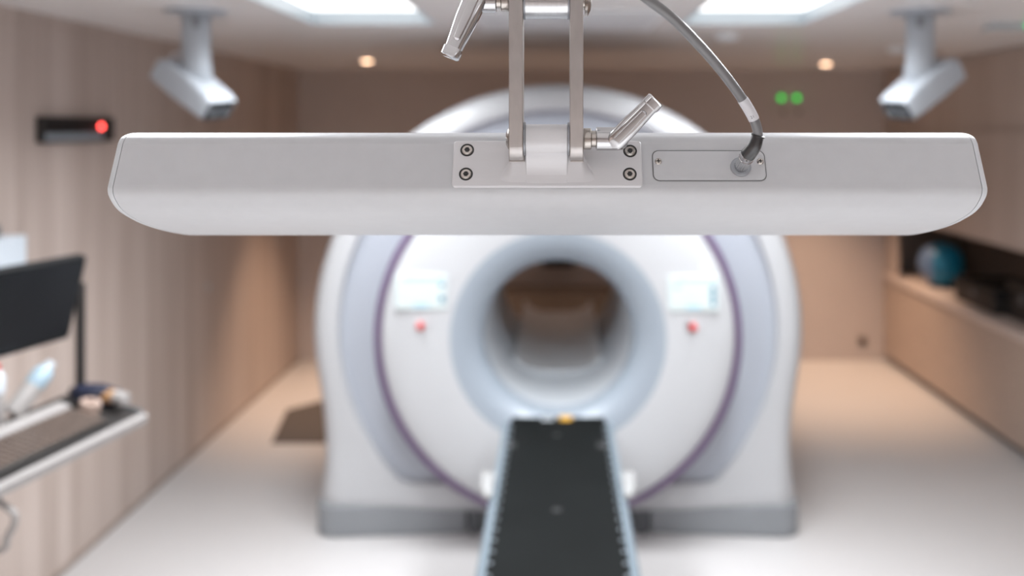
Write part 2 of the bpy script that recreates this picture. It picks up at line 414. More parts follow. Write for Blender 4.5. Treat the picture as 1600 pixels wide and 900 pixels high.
# ------------------------------------------------------------------ foreground panel hung from the ceiling
PX = (855.5-VX)/F*.945          # centre of the panel across
t = panel = thing('overhead_panel', 'wide white horizontal panel hanging close up from two metal bars', 'panel', (PX, .95, EYE+.47))
LH2 = .447
hw_y = [(640, 207.6), (656, 208.6), (665, 212), (669.5, 216.5), (673, 224), 0, (688, 290), (688.8, 296), (687.6, 305), (683, 315), (676, 325.5), (664, 336), (640, 349), (612, 358.5), (585, 364.5), (560, 367.5)]
def prof_pt(h, y): return (F*LH2/h, EYE-(y-VY)*LH2/h)
prof = []
FA, FB = Vector(prof_pt(673, 224)), Vector(prof_pt(688, 290))
for q in hw_y:
    if q == 0: prof += [tuple(FA.lerp(FB, k)) for k in (.08, .35, .65, .92)]
    else: prof.append(prof_pt(*q))
yb, zb = prof[-1]
prof += [(yb+.03, zb+.001), (yb+.055, zb+.012), (yb+.065, zb+.035), (yb+.05, zb+.105), (yb+.02, EYE-.018), (yb-.06, EYE-.0095)]
# relax the outline into a smooth closed curve
def smooth_closed(pts, k=4):
    n = len(pts); o = []
    for i in range(n):
        a, b, c, d = [Vector(pts[j % n]) for j in (i-1, i, i+1, i+2)]
        for j in range(k):
            u = j/k; o.append(tuple(.5*((2*b)+(c-a)*u+(2*a-5*b+4*c-d)*u*u+(3*b-a-3*c+d)*u**3)))
    return o
profs = smooth_closed(prof, 4)
cy_ = sum(p[0] for p in profs)/len(profs); cz_ = sum(p[1] for p in profs)/len(profs)
def shrink(k): return [(y+(cy_-y)*k/.10, z+(cz_-z)*k/.06) for y, z in profs]
def sh(e):       # inset along normals
    n = len(profs); r = []
    for i in range(n):
        a = Vector(profs[i-1]); c = Vector(profs[(i+1) % n]); d = (c-a).normalized(); nn = Vector((-d.y, d.x)); b = Vector(profs[i])
        r.append(b+nn*e)
    return r
sgn = 1 if (Vector((cy_, cz_))-Vector(profs[0])).dot(sh(1)[0]-Vector(profs[0])) > 0 else -1
b = B(); xi = LH2-.0065
rings(b, [[(PX+x, y, z) for y, z in profs] for x in (-xi, xi)])
obj('housing', b, 'white', t, angle=40)
for s in (-1, 1):
    b = B(); R = []
    for x, e in ((xi, .0022), (xi+.0006, .0022), (xi+.0006, .0), (xi+.0045, .0), (xi+.0060, .0008), (xi+.0066, .0024)):
        R.append([(PX+s*x, y, z) for y, z in sh(sgn*e)])
    rings(b, R)
    obj('end_cap', b, 'cap', t, angle=40)
    b = B(); rings(b, [[(PX+s*x, y, z) for y, z in sh(sgn*.0010)] for x in (xi-.0002, xi+.0008)])
    obj('seam', b, 'seam', t)
# local frame on the sloping face
A0 = Vector((0, *FA)); A1 = Vector((0, *FB))
tv = (A0-A1).normalized(); nv = Vector((0, -tv.z, tv.y))
if nv.y > 0: nv = -nv
MF = Matrix(((1, 0, 0, 0), (0, tv.y, nv.y, A0.y), (0, tv.z, nv.z, A0.z), (0, 0, 0, 1)))
def uv(px, py, h=0):
    o = Vector((0, 0, EYE)); d = Vector(((px-VX)/F, 1, -(py-VY)/F)); q = A0+nv*h
    k = (q-o).dot(nv)/d.dot(nv); w_ = o+d*k
    return w_.x, (w_-A0).dot(tv)
def W(u, v, h): return MF @ Vector((u, v, h))
# mounting plate
u0, v1 = uv(709.5, 220.5, .003); u1, v0 = uv(1004.5, 292, .003)
pc = ((u0+u1)/2, (v0+v1)/2); ph = ((u1-u0)/2, (v1-v0)/2)
pl = obj('mounting_plate', plate(B(), ph[0], ph[1], .0035, -.0008, .0040, *pc, ch=.0009), 'alu', t, mat4=MF)
def bolt(px, py):
    u, v = uv(px, py, .004)
    b = B(); lathe(b, (u, v, .0032), (0, 0, 1), [(0, .0071), (.0011, .0071), (.00115, .0055), (.0004, .0053)], 28)
    o = obj('bolt', b, 'socket', t, mat4=MF); o['label'] = 'socket head bolt in a dark counterbore'
    b = B(); n = 28
    rr = []
    for r, h in ((.0053, .0030), (.0053, .0046), (.0048, .0051)): rr.append([(u+r*math.cos(2*PI*i/24), v+r*math.sin(2*PI*i/24), h) for i in range(24)])
    def hexr(k, h):
        o_ = []
        for i in range(24):
            a = 2*PI*i/24; hx = k*math.cos(PI/6)/math.cos((a % (PI/3))-PI/6); o_.append((u+hx*math.cos(a), v+hx*math.sin(a), h))
        return o_
    rr += [hexr(.0030, .0051), hexr(.0029, .0032)]
    rings(b, rr, True, True)
    obj('bolt_head', b, 'nickel', o, mat4=MF, angle=30)
    obj('hex_socket', rings_obj(hexr(.0027, .0040), hexr(.0027, .00502)), 'socket', o, mat4=MF)
def rings_obj(a, c):
    b = B(); rings(b, [a, c]); return b
for q in ((730, 234.5), (728, 272), (984.5, 236), (984, 272)): bolt(*q)
# saddle: a height field rising from the plate to the pivot barrel
DP = .931; pv = Vector((0, DP, EYE-(217-VY)*DP/F))        # pivot axis (runs along x)
XB = [(795-VX)/F*.914, (817-VX)/F*.914, (890.5-VX)/F*.914, (911.5-VX)/F*.914]   # bar edges
RK = .0150
b = B()
pr = []
for i in range(17):
    a = math.radians(100+ i*(255-100)/16)      # barrel, from the top over the camera side
    pr.append((pv.y+RK*math.cos(a), pv.z+RK*math.sin(a)))
bot = W(0, uv(853, 289)[1], .0040)
mid = W(0, uv(853, 268)[1], .0125); m2 = W(0, uv(853, 280)[1], .0060)
back_lo = W(0, uv(853, 289)[1], .0005); back_hi = W(0, uv(853, 222)[1], .0005)
pr += [(mid.y, mid.z), (m2.y, m2.z), (bot.y, bot.z), (back_lo.y, back_lo.z), (back_hi.y, back_hi.z)]
prism(b, pr, XB[1]+.0022, XB[2]-.0022)
sd = obj('pivot_saddle', b, 'alu', t, angle=40, bevel=.0006)
# flared foot of the saddle
b = B(); NU, NV = 60, 18; ua, ub = uv(762, 262)[0], uv(948, 262)[0]; va, vb = uv(853, 289.5)[1], uv(853, 250)[1]
ul, ur = uv(799, 265, .01)[0], uv(912, 265, .01)[0]
top = []; bt = []
for j in range(NV+1):
    v = va+(vb-va)*j/NV; fj = j/NV; row = []; row2 = []
    for i in range(NU+1):
        u = ua+(ub-ua)*i/NU
        h0 = .0036+.0165*fj**1.25
        dd = max(0, ul-u, u-ur); fl = max(0, 1-dd/(.0015+.022*(1-fj)**1.3))
        k = fl**1.7
        h = .0036+(h0-.0036)*k
        row.append(b.verts.new((u, v, h))); row2.append(b.verts.new((u, v, .001)))
    top.append(row); bt.append(row2)
for j in range(NV):
    for i in range(NU):
        b.faces.new((top[j][i], top[j][i+1], top[j+1][i+1], top[j+1][i])); b.faces.new((bt[j][i], bt[j+1][i], bt[j+1][i+1], bt[j][i+1]))
for j in range(NV):
    b.faces.new((top[j][0], top[j+1][0], bt[j+1][0], bt[j][0])); b.faces.new((top[j][NU], bt[j][NU], bt[j+1][NU], top[j+1][NU]))
for i in range(NU):
    b.faces.new((top[0][i], bt[0][i], bt[0][i+1], top[0][i+1])); b.faces.new((top[NV][i], top[NV][i+1], bt[NV][i+1], bt[NV][i]))
obj('saddle_foot', b, 'alu', t, mat4=MF, angle=60)
# two vertical bars
ZU = EYE+(197-3)*DP/F; pu = Vector((0, DP, ZU))           # upper pivot
for k in (0, 2):
    fy = .9135; bk = DP+.0175
    z_lo = pv.z
    prb = [(fy, pu.z+.020), (fy+.003, pu.z+.023), (bk-.003, pu.z+.023), (bk, pu.z+.020), (bk, z_lo-.004)]
    for i in range(9):
        a = math.radians(-8-i*(172-8)/8); prb.append((DP+.0175*math.cos(a), z_lo-.004+.0175*math.sin(a)))
    b = B(); prism(b, prb, XB[k], XB[k+1])
    obj('hanger_bar', b, 'bar', t, bevel=.0007, angle=30)['label'] = 'brushed metal hanger bar'
    # little foot block behind the lower end
    zz = EYE-(253-VY)*.945/F
    b = B(); box(b, XB[k]*1.03+.0005, XB[k+1]*1.03 if k else XB[k+1]*1.0+.001, DP+.004, .9605, zz, zz+.016)
    obj('bar_stop', b, 'bar', t, bevel=.0006)
# thin shims either side of both barrels
for z_, r_ in ((pv.z, .0168), (pu.z, .0178)):
    for x0, x1 in ((XB[1]+.0003, XB[1]+.0021), (XB[2]-.0021, XB[2]-.0003)):
        obj('shim_washer', cyl(B(), (x0, DP, z_), (x1, DP, z_), r_, 32), 'shim', t)
b = B(); cyl(b, (XB[1]+.0021, DP, pu.z), (XB[2]-.0021, DP, pu.z), .0170, 40)
obj('upper_barrel', b, 'turned', t)
# drop post from the upper barrel to the ceiling (above the frame)
xm = (XB[1]+XB[2])/2
b = B(); box(b, xm-.020, xm+.020, DP-.012, DP+.016, pu.z+.008, H-.012); obj('drop_post', b, 'bar', t, bevel=.002)
b = B(); box(b, xm-.08, xm+.08, DP-.08, DP+.08, H-.014, H); obj('ceiling_plate', b, 'white', t, bevel=.003)
# pivot screw heads
obj('screw_head', lathe(B(), (XB[0], DP, pv.z), (-1, 0, 0), [(0, .0102), (.0008, .0108), (.002, .0095), (.0036, .006), (.0044, .0)][:-1], 28), 'nickel', t)
obj('screw_head', lathe(B(), (XB[3], DP, pu.z), (1, 0, 0), [(0, .0075), (.0015, .0075), (.002, .0155), (.0045, .0145), (.0075, .009), (.0085, .004)], 28), 'nickel', t)
# clamping levers
def lever(x, z, s, tip, wbase, wtip, lean, label):
    """hub along x from the bar face, arm from the hub to the tip offset (dx, dz)"""
    o = obj('clamping_lever', lathe(B(), (x, DP, z), (s, 0, 0), [(0, .0106), (.0006, .0108), (.0072, .0108), (.0080, .0098), (.0082, .0082), (.0122, .0082), (.0124, .0106)], 36), 'nickel', t)
    o['label'] = label
    hx = x+s*.0126
    obj('lever_hub', lathe(B(), (hx, DP, z), (s, 0, 0), [(0, .0112), (.0006, .0118), (.022, .0118), (.026, .0112), (.030, .0090), (.032, .005)], 40), 'chrome', o)
    # tapered arm, rounded-rectangle section, with a raised cap at the end
    p0 = Vector((hx+s*.021, DP-.005, z)); p1 = Vector((hx+tip[0], DP-.005-lean, z+tip[1]))
    d = (p1-p0).normalized(); yv = Vector((0, -1, 0)); yv = (yv-d*yv.dot(d)).normalized(); a = d.cross(yv)
    def sec(tt, hw, hh, off=0): return [p0+(p1-p0)*tt+a*x_+yv*(y_+off) for x_, y_ in rrect(hw, hh, min(hw, hh)*.55, 5)]
    b = B(); rings(b, [sec(-.16, wbase*.55, .006), sec(-.10, wbase*.9, .009), sec(0, wbase, .0105), sec(.35, wbase*.8+wtip*.2, .0095), sec(.80, wtip*.95, .0078), sec(.86, wtip*.95, .0078)])
    obj('lever_arm', b, 'chrome', o, angle=30)
    b = B(); rings(b, [sec(.84, wtip, .0088), sec(.86, wtip*1.06, .0094), sec(.985, wtip*1.04, .0092), sec(1.0, wtip*.86, .0078)])
    obj('lever_tip', b, 'chrome', o, angle=30)
    b = B(); rings(b, [sec(.02, wbase*.40, .0022, .0112), sec(.3, wbase*.40, .0022, .0104), sec(.70, wtip*.38, .0022, .0088), sec(.73, wtip*.22, .0012, .0080)])
    obj('lever_rib', b, 'chrome', o, angle=30)
lever(XB[3]+.0006, pv.z, 1, (.0585, .0390), .0098, .0088, .010, 'chrome clamping lever pointing up, at the lower pivot')
lever(XB[0]-.0006, pu.z+.001, -1, (-.0455, -.0575), .0115, .0088, .008, 'chrome clamping lever pointing down, at the upper pivot')
# access cover with two cross-head screws and the socket flange
u0, v1 = uv(1019, 236); u1, v0 = uv(1198, 282.5); ac = ((u0+u1)/2, (v0+v1)/2); ah = ((u1-u0)/2, (v1-v0)/2)
gv = obj('access_cover', plate(B(), ah[0]-.0004, ah[1]-.0004, .0062, -.001, .0011, *ac, ch=.0002), 'white', t, mat4=MF)
obj('cover_seam', plate(B(), ah[0]+.0005, ah[1]+.0005, .0068, -.001, .0007, *ac), 'seam', gv, mat4=MF)
for q in ((1028.5, 253), (1187.5, 253)):
    u, v = uv(*q)
    so = obj('cover_screw', lathe(B(), (u, v, .0009), (0, 0, 1), [(0, .0036), (.0006, .0036), (.0014, .0030), (.0018, .0016)], 20), 'nickel', t, mat4=MF)
    b = B(); box(b, u-.0020, u+.0020, v-.0005, v+.0005, .0018, .0030); box(b, u-.0005, u+.0005, v-.0020, v+.0020, .0018, .0030)
    obj('cross_slot', b, 'socket', so, mat4=MF)
us, vs = uv(1157, 262)
ax = Vector((.13, .10, 1)).normalized()
b = B(); lathe(b, (us, vs, .0008), (0, 0, 1), [(0, .0106), (.0016, .0106), (.0024, .0096), (.0024, .0078)], 36)
obj('socket_flange', b, 'flange', t, mat4=MF)
# ------------------------------------------------------------------ the cable plugged into the panel
t = cab = thing('cable', 'glossy grey cable curving down into the socket on the white panel', 'cable', tuple(W(us, vs, .002)))
b = B(); R = []
P0 = Vector((us, vs, .0032)); a_, b__ = frame(ax)
N = 72
for tt, r in ((0, .0068), (.0006, .0072), (.0165, .0072), (.017, .0066)):
    R.append([P0+ax*tt+(a_*math.cos(2*PI*i/N)+b__*math.sin(2*PI*i/N))*(r*(1-.07*(i % 4 < 2))) for i in range(N)])
rings(b, R); obj('plug_knurl', b, 'turned', t, mat4=MF, angle=20)
b = B(); lathe(b, P0+ax*.0168, ax, [(0, .0068), (.0004, .0078), (.0012, .0078), (.0016, .0072), (.0075, .0074), (.008, .0068)], 36)
obj('plug_collar', b, 'chrome', t, mat4=MF)
p_base = MF @ (P0+ax*.0245); p_a = MF @ P0
dirw = (MF.to_3x3() @ ax).normalized()
b1 = P(1178.5, 229, p_base.y-.009); b2 = P(1184.5, 212, p_base.y-.012)
bp = catmull([p_base-dirw*.004, p_base, b1, b2], 8); bp = bp[8:]
nb_ = len(bp)
b = B(); tube(b, bp, [.0078-.0018*(i/(nb_-1)) for i in range(nb_)], 24); obj('strain_relief', b, 'boot', t)['label'] = 'black rubber strain relief'
obj('boot_rim', lathe(B(), b2-(bp[-1]-bp[-2]).normalized()*.0012, (bp[-1]-bp[-2]), [(0, .0060), (.0004, .0068), (.0020, .0068), (.0024, .0060)], 28), 'boot', t)
cp = [b2-(b2-b1)*.2, b2, P(1182.5, 199, b2.y-.004), P(1175, 180, b2.y-.008), P(1158, 152, b2.y-.013), P(1130, 114, b2.y-.022), P(1092, 70, b2.y-.036), P(1048, 26, b2.y-.052), P(1003, -8, b2.y-.062),
      P(940, -60, b2.y-.06), Vector((.015, .88, EYE+.30)), Vector((xm+.032, .925, H-.05))]
cpp = catmull(cp, 10)
b = B(); tube(b, cpp, .0049, 18); obj('sheath', b, 'cable', t)
sl = catmull(cp[2:6], 10)
i0 = 7; i1 = 20
b = B(); tube(b, sl[i0:i1], .0054, 20); so = obj('label_sleeve', b, 'sleeve', t); so['label'] = 'white label sleeve'
fc = bpy.data.curves.new('sleeve_digits', 'FONT'); fc.body = '21'; fc.size = .0042; fc.extrude = .0001; fc.align_x = 'CENTER'; fc.align_y = 'CENTER'
fo = bpy.data.objects.new('sleeve_digits', fc); C.objects.link(fo)
dg = bpy.context.evaluated_depsgraph_get(); me = bpy.data.meshes.new_from_object(fo.evaluated_get(dg)); bpy.data.objects.remove(fo)
me.materials.clear(); me.materials.append(M['seam'])
mp = sl[10]; dd = (sl[11]-sl[9]).normalized()
ny = Vector((-.3, -1, 0)); ny = (ny-dd*ny.dot(dd)).normalized(); xx = dd.cross(ny).normalized()
if xx.x < 0: xx = -xx
yy = ny.cross(xx)
fo = bpy.data.objects.new('sleeve_digits', me); C.objects.link(fo)
Rm = Matrix((xx, yy, ny)).transposed().to_4x4()
me.transform(Matrix.Translation(mp+ny*.0054) @ Rm)
fo.parent = so; fo.matrix_parent_inverse = Matrix.Translation(t.location).inverted() if False else Matrix.Identity(4)
so_world = so.matrix_parent_inverse
# ------------------------------------------------------------------ ceiling cameras
def ceiling_camera(sx, label):
    X0, Y0 = sx*1.475, 3.78
    t = thing('ceiling_camera', label, 'camera', (X0, Y0, H), 'white cameras hanging from the ceiling')
    obj('mount_plate', lathe(B(), (X0, Y0, H), (0, 0, -1), [(0, .12), (.008, .12), (.014, .112)], 36), 'camw', t)
    b = B(); lathe(b, (X0, Y0, H-.01), (0, 0, -1), [(0, .056), (.205, .056)], 36); obj('stem', b, 'camw', t)
    b = B(); box(b, X0+sx*-.022-.012, X0+sx*-.022+.012, Y0-.061, Y0-.050, H-.075, H-.030); obj('stem_latch', b, 'mark', t, bevel=.003)
    lathe_b = lathe(B(), (X0, Y0, H-.213), (0, 0, -1), [(0, .052), (.004, .060), (.05, .062), (.07, .05)], 36); obj('swivel', lathe_b, 'camw', t)
    ctr = Vector((X0+sx*.01, Y0, EYE+.158))
    ax = Vector((-sx*.80, -.18, -.56)).normalized(); wd = Vector((-sx*.34, .93, 0)); wd = (wd-ax*wd.dot(ax)).normalized(); up = ax.cross(wd)
    if up.z < 0: up = -up
    def sec(l, hw, h0, h1, r=.018):
        return [ctr+ax*l+wd*x_+up*(y_+(h0+h1)/2) for x_, y_ in rrect(hw, (h1-h0)/2, r, 4)]
    b = B(); rings(b, [sec(-.150, .075, -.030, .030, .01), sec(-.140, .088, -.048, .045), sec(-.02, .092, -.055, .058), sec(.11, .092, -.055, .045), sec(.146, .090, -.054, .036), sec(.150, .087, -.0555, .031, .014), sec(.122, .084, -.0545, .024, .012)], True, True)
    bd = obj('camera_body', b, 'camw', t, angle=40)
    b = B(); rings(b, [sec(.118, .083, -.0565, .022, .01), sec(.1508, .081, -.0568, .012, .01)]); wn = obj('lens_window', b, 'lens', t)
    for q in (-.035, .035):
        c0 = ctr+ax*.1505+wd*q+up*-.022
        obj('lens', lathe(B(), c0, ax, [(0, .020), (.006, .020), (.006, .016), (.003, .012)], 24), 'greyd', wn)
    p0 = Vector((X0+sx*.05, Y0+.02, H-.10)); p1 = Vector((X0+sx*.12, Y0+.04, EYE+.275)); p2 = Vector((X0+sx*.125, Y0+.03, EYE+.22))
    b = B(); tube(b, catmull([Vector((X0+sx*.04, Y0+.02, EYE+.27)), Vector((X0+sx*.085, Y0+.03, EYE+.300)), p1, p2], 8), .007, 10); obj('camera_cable', b, 'sleeve' if sx < 0 else 'tan', t)
ceiling_camera(-1, 'white ceiling camera hanging beside the wood-panelled wall, above the wall box with a red light')
ceiling_camera(1, 'white ceiling camera hanging in front of the wall cabinets, with a tan cable')

# ------------------------------------------------------------------ small things on the ceiling
def downlight(x, y, label):
    t = thing('downlight', label, 'downlight', (x, y, H), 'warm round downlights')
    b = B(); lathe(b, (x, y, H), (0, 0, -1), [(0, .055), (.003, .055), (.004, .045), (.002, .036)], 32, True, True); obj('trim', b, 'cap', t)
    obj('lamp', lathe(B(), (x, y, H-.003), (0, 0, -1), [(0, .034), (.002, .034), (.004, .028)], 24), 'warm', t)
    ld = bpy.data.lights.new('spot', 'SPOT'); ld.energy = DOWN_W; ld.color = (1, .68, .47); ld.spot_size = math.radians(74); ld.spot_blend = .95; ld.shadow_soft_size = .04
    lo = bpy.data.objects.new('spot', ld); C.objects.link(lo); lo.location = (x, y, H-.05); lo.parent = t; lo.matrix_parent_inverse = Matrix.Translation(t.location).inverted()
downlight(-1.375, 6.68, 'small glowing warm downlight beyond the scanner, nearer the wood-panelled wall')
downlight(2.02, 7.0, 'small glowing warm downlight beyond the scanner, below the green indicator reflections')
def dome(x, y, r, label):
    tag(obj('smoke_detector', lathe(B(), (x, y, H), (0, 0, -1), [(0, r), (.012, r), (.028, r*.8), (.034, r*.4)], 32), 'hatch'), label, 'smoke detector')
dome(.875, 4.79, .06, 'small white round detector on the ceiling between bright light panel and scanner')
dome(2.03, 5.57, .05, 'small pale round detector on the ceiling beside the stem of the cabinet-side camera')
tag(obj('access_hatch', box(B(), -.37, .447, 3.75, 4.55, H-.006, H), 'hatch', bevel=.002), 'pale square hatch flat in the ceiling between the two light panels', 'hatch')
t = thing('exit_sensor', 'slim grey ceiling sensor with a tiny green light above the wall cabinets', 'sensor', (2.10, 4.28, H))
obj('sensor_body', box(B(), 1.98, 2.26, 4.22, 4.33, H-.03, H), 'bezel', t, bevel=.008)
obj('indicator', lathe(B(), (2.135, 4.22, H-.016), (0, -1, 0), [(0, .009), (.004, .008)], 16), 'greensmall', t)
# green signal lamps on the back wall
for i, px in enumerate((1220.5, 1244.5)):
    p = P(px, 153, YB)
    t = thing('signal_lamp', 'green signal lamp on the back wall, %s of the pair' % ('the one nearer the scanner' if i == 0 else 'the one nearer the cabinets'), 'lamp', (p.x, YB, p.z), 'green signal lamps')
    obj('bezel_ring', lathe(B(), (p.x, YB, p.z), (0, -1, 0), [(0, .030), (.008, .030), (.010, .026)], 24), 'greyd', t)
    obj('lens', lathe(B(), (p.x, YB-.009, p.z), (0, -1, 0), [(0, .023), (.008, .022), (.014, .014)], 24), 'green', t)
    q = P(px+3, 175, YB)
    tt = tag(obj('key_switch', lathe(B(), (q.x, YB, q.z), (0, -1, 0), [(0, .022), (.012, .021), (.016, .012)], 20), 'plate'), 'small brown round switch below the green lamp %s' % ('nearer the scanner' if i == 0 else 'nearer the cabinets'), 'switch', 'round switches under the green lamps')
p = P(1347, 533, YB)
t = thing('wall_outlet', 'small dark outlet low on the back wall near the cabinets', 'outlet', (p.x, YB, p.z))
obj('outlet_plate', box(B(), p.x-.035, p.x+.035, YB-.010, YB, p.z-.045, p.z+.045), 'plate', t, bevel=.004)
obj('outlet_face', lathe(B(), (p.x, YB-.009, p.z), (0, -1, 0), [(0, .030), (.006, .029)], 24), 'outlet', t)
p = P(872, 405, YB)
tag(obj('wall_box', box(B(), p.x-.13, p.x+.13, YB-.12, YB, p.z-.05, p.z+.06), 'dark', bevel=.006), 'black box on the back wall seen through the top of the scanner bore', 'box')

t = thing('low_cupboard', 'low dark brown cupboard at the back wall, seen through the scanner bore', 'cupboard', (0, YB-.17, 0))
obj('carcass', box(B(), -.85, .85, YB-.33, YB-.001, .06, .60), 'brown', t, smooth=False)
obj('top_board', box(B(), -.86, .86, YB-.345, YB-.001, .60, .625), 'brown', t, bevel=.002)
obj('plinth', box(B(), -.83, .83, YB-.30, YB-.001, 0, .06), 'plinth', t, smooth=False)
for k in range(3): obj('door', box(B(), -.848+.566*k, -.848+.562*(k+1)+.004*k, YB-.348, YB-.33, .065, .595), 'brown', t, bevel=.002)

# ------------------------------------------------------------------ left wall: intercom, workstation
y0, y1 = 3.84, 4.46
t = thing('wall_intercom', 'long black and grey wall box with a red light on the wood wall', 'wall box', (XL, (y0+y1)/2, 1.93))
zt, zb_ = 1.95+.041, 1.95-.070
obj('case', box(B(), XL, XL+.035, y0, y1, zb_, zt), 'dark', t, bevel=.006)
obj('grey_strip', box(B(), XL+.03, XL+.042, y0+.01, y1-.13, zb_+.006, zb_+.040), 'greystrip', t, bevel=.003)
obj('window', box(B(), XL+.03, XL+.037, y0+.02, y1-.19, zb_+.048, zt-.012), 'lens', t, bevel=.002)
yl = 2.164*F/(VX-149)
obj('red_indicator', lathe(B(), (XL+.034, yl-.02, 1.95-.002), (1, 0, 0), [(0, .013), (.008, .012), (.012, .007)], 20), 'redlamp', t)['label'] = 'glowing red indicator light'
for px, py, lab in ((325, 448, 'tiny pale round button on the wood wall below the white panel'), (436, 380, 'tiny pale round fitting far along the wood wall just under the panel')):
    y = 2.164*F/(VX-px); z = 1.95-(py-VY)*y/F
    tag(obj('wall_button', lathe(B(), (XL, y, z), (1, 0, 0), [(0, .016), (.008, .015), (.012, .009)], 20), 'bezel'), lab, 'button')

# desk tray on a wall arm
ZD = 1.0
t = tray = thing('workstation_tray', 'white-edged keyboard tray on an arm from the wood wall', 'tray', (-1.55, 2.6, ZD))
hd = 1.95-ZD
def floorpt(px, py, z): d = (1.95-z)*F/(py-VY); return Vector(((px-VX)*d/F, d, z))
c_fr = floorpt(231, 648, ZD); c_fl = floorpt(0, 762, ZD)
e1 = (c_fl-c_fr).normalized(); eh = Vector((e1.y, -e1.x, 0))
if eh.x > 0: eh = -eh
tilt = math.radians(13); e2 = eh*math.cos(tilt)+Vector((0, 0, math.sin(tilt))); e3 = e1.cross(e2)
if e3.z < 0: e3 = -e3
O = c_fr; Ltray = .95; Wt = .285
def T(a, b_, h): return O+e1*a+e2*b_+e3*h
MT = Matrix(((e1.x, e2.x, e3.x, O.x), (e1.y, e2.y, e3.y, O.y), (e1.z, e2.z, e3.z, O.z), (0, 0, 0, 1)))
obj('board', box(B(), 0, Ltray, 0, Wt, -.028, 0), 'traywhite', t, mat4=MT, bevel=.006)
obj('front_edge', box(B(), 0, Ltray, -.004, .020, -.028, .002), 'traywhite', t, mat4=MT, bevel=.002)
obj('inlay', box(B(), .008, Ltray, .022, Wt-.01, -.001, .004), 'dark', t, mat4=MT, bevel=.001)
obj('back_rail', box(B(), .13, Ltray, .185, .235, 0, .022), 'traywhite', t, mat4=MT, bevel=.012)
wa = T(.44, .20, -.028)
obj('wall_arm', box(B(), XL, wa.x, wa.y-.04, wa.y+.04, wa.z-.05, wa.z-.004), 'dark', t, bevel=.006)
obj('wall_bracket', box(B(), XL, XL+.02, wa.y-.07, wa.y+.07, wa.z-.11, wa.z+.05), 'dark', t, bevel=.004)
k = thing('keyboard', 'black keyboard with brownish keys lying along the white-edged tray', 'keyboard', tuple(T(.5, .13, .004)))
obj('keyboard_body', box(B(), .15, .66, .040, .180, .0035, .018), 'keyboard', k, mat4=MT, bevel=.004)
b = B()
for r in range(6):
    for c in range(20):
        box(b, .16+c*.024, .16+c*.024+.020, .048+r*.0212, .048+r*.0212+.017, .016, .023)
obj('keys', b, 'keys', k, mat4=MT)
# hand-held device and small round things at the far end of the tray
h = thing('handheld_scanner', 'dark blue handheld device with a white round end on the tray corner', 'scanner', tuple(T(.08, .17, .004)))
b = B(); rings(b, [[(.02+.05*q, .12+x_+.05*q, .0042+z_+.035) for x_, z_ in rrect(hw, hh, .012)] for q, hw, hh in ((0, .030, .022), (.2, .040, .030), (.8, .044, .030), (1.4, .036, .024), (1.6, .02, .014))])
obj('device_body', b, 'navy', h, mat4=MT)
obj('device_nose', cyl(B(), (.045, .105, .045), (.05, .055, .050), .022, 24, .004), 'traywhite', h, mat4=MT)['label'] = 'white round end'
obj('device_collar', cyl(B(), (.05, .138, .045), (.0455, .103, .045), .024, 24, .003), 'amber', h, mat4=MT)
tag(obj('tape_roll', lathe(B(), (.115, .135, .0042), (0, 0, 1), [(0, .030), (.002, .032), (.036, .032), (.038, .030), (.038, .014), (.012, .013)], 28), 'tan', mat4=MT), 'small tan roll standing between keyboard and dark blue handheld device', 'roll')
obj('grey_lip', box(B(), -.002, .008, .02, Wt, -.02, .012), 'greyd', t, mat4=MT, bevel=.003)
# monitor and its pole
TR = P(137, 399, 3.04)
mu = Vector((-.25, -.968, 0)).normalized(); hn = Vector((-.968, .25, 0)); lean = math.radians(15)
mv = (Vector((0, 0, -1))*math.cos(lean)+hn*math.sin(lean)).normalized(); mn = mu.cross(mv).normalized()
if mn.x < 0: mn = -mn
MW, MH = .52, .285
MM = Matrix(((mu.x, mv.x, mn.x, TR.x), (mu.y, mv.y, mn.y, TR.y), (mu.z, mv.z, mn.z, TR.z), (0, 0, 0, 1)))
t = thing('monitor', 'switched-off black flat monitor tilted forward on a black pole above the tray', 'monitor', tuple(T(.03, Wt-.03, .004)))
b = B(); P_ = rrect(MW/2, MH/2, .012)
rings(b, [[(MW/2+x, MH/2+y, z) for x, y in P_] for z in (-.030, 0)]); obj('monitor_case', b, 'mon', t, mat4=MM, bevel=.004)
obj('monitor_panel', plate(B(), MW/2-.014, MH/2-.016, .006, 0, .0025, MW/2, MH/2-.002), 'monglass', t, mat4=MM)
pp = T(-.0, Wt-.02, .004); pp = T(.012, Wt-.035, .012)
obj('pole', cyl(B(), pp, pp+Vector((0, 0, .36)), .0155, 20, .003), 'dark', t)
obj('pole_foot', cyl(B(), pp-Vector((0, 0, .003)), pp+Vector((0, 0, .012)), .035, 24, .003), 'dark', t)
vm = MM @ Vector((.14, MH*.35, -.03))
b = B(); tube(b, [pp+Vector((0, 0, .33)), pp+Vector((-.03, -.06, .33)), vm], .014, 12); obj('monitor_arm', b, 'dark', t)
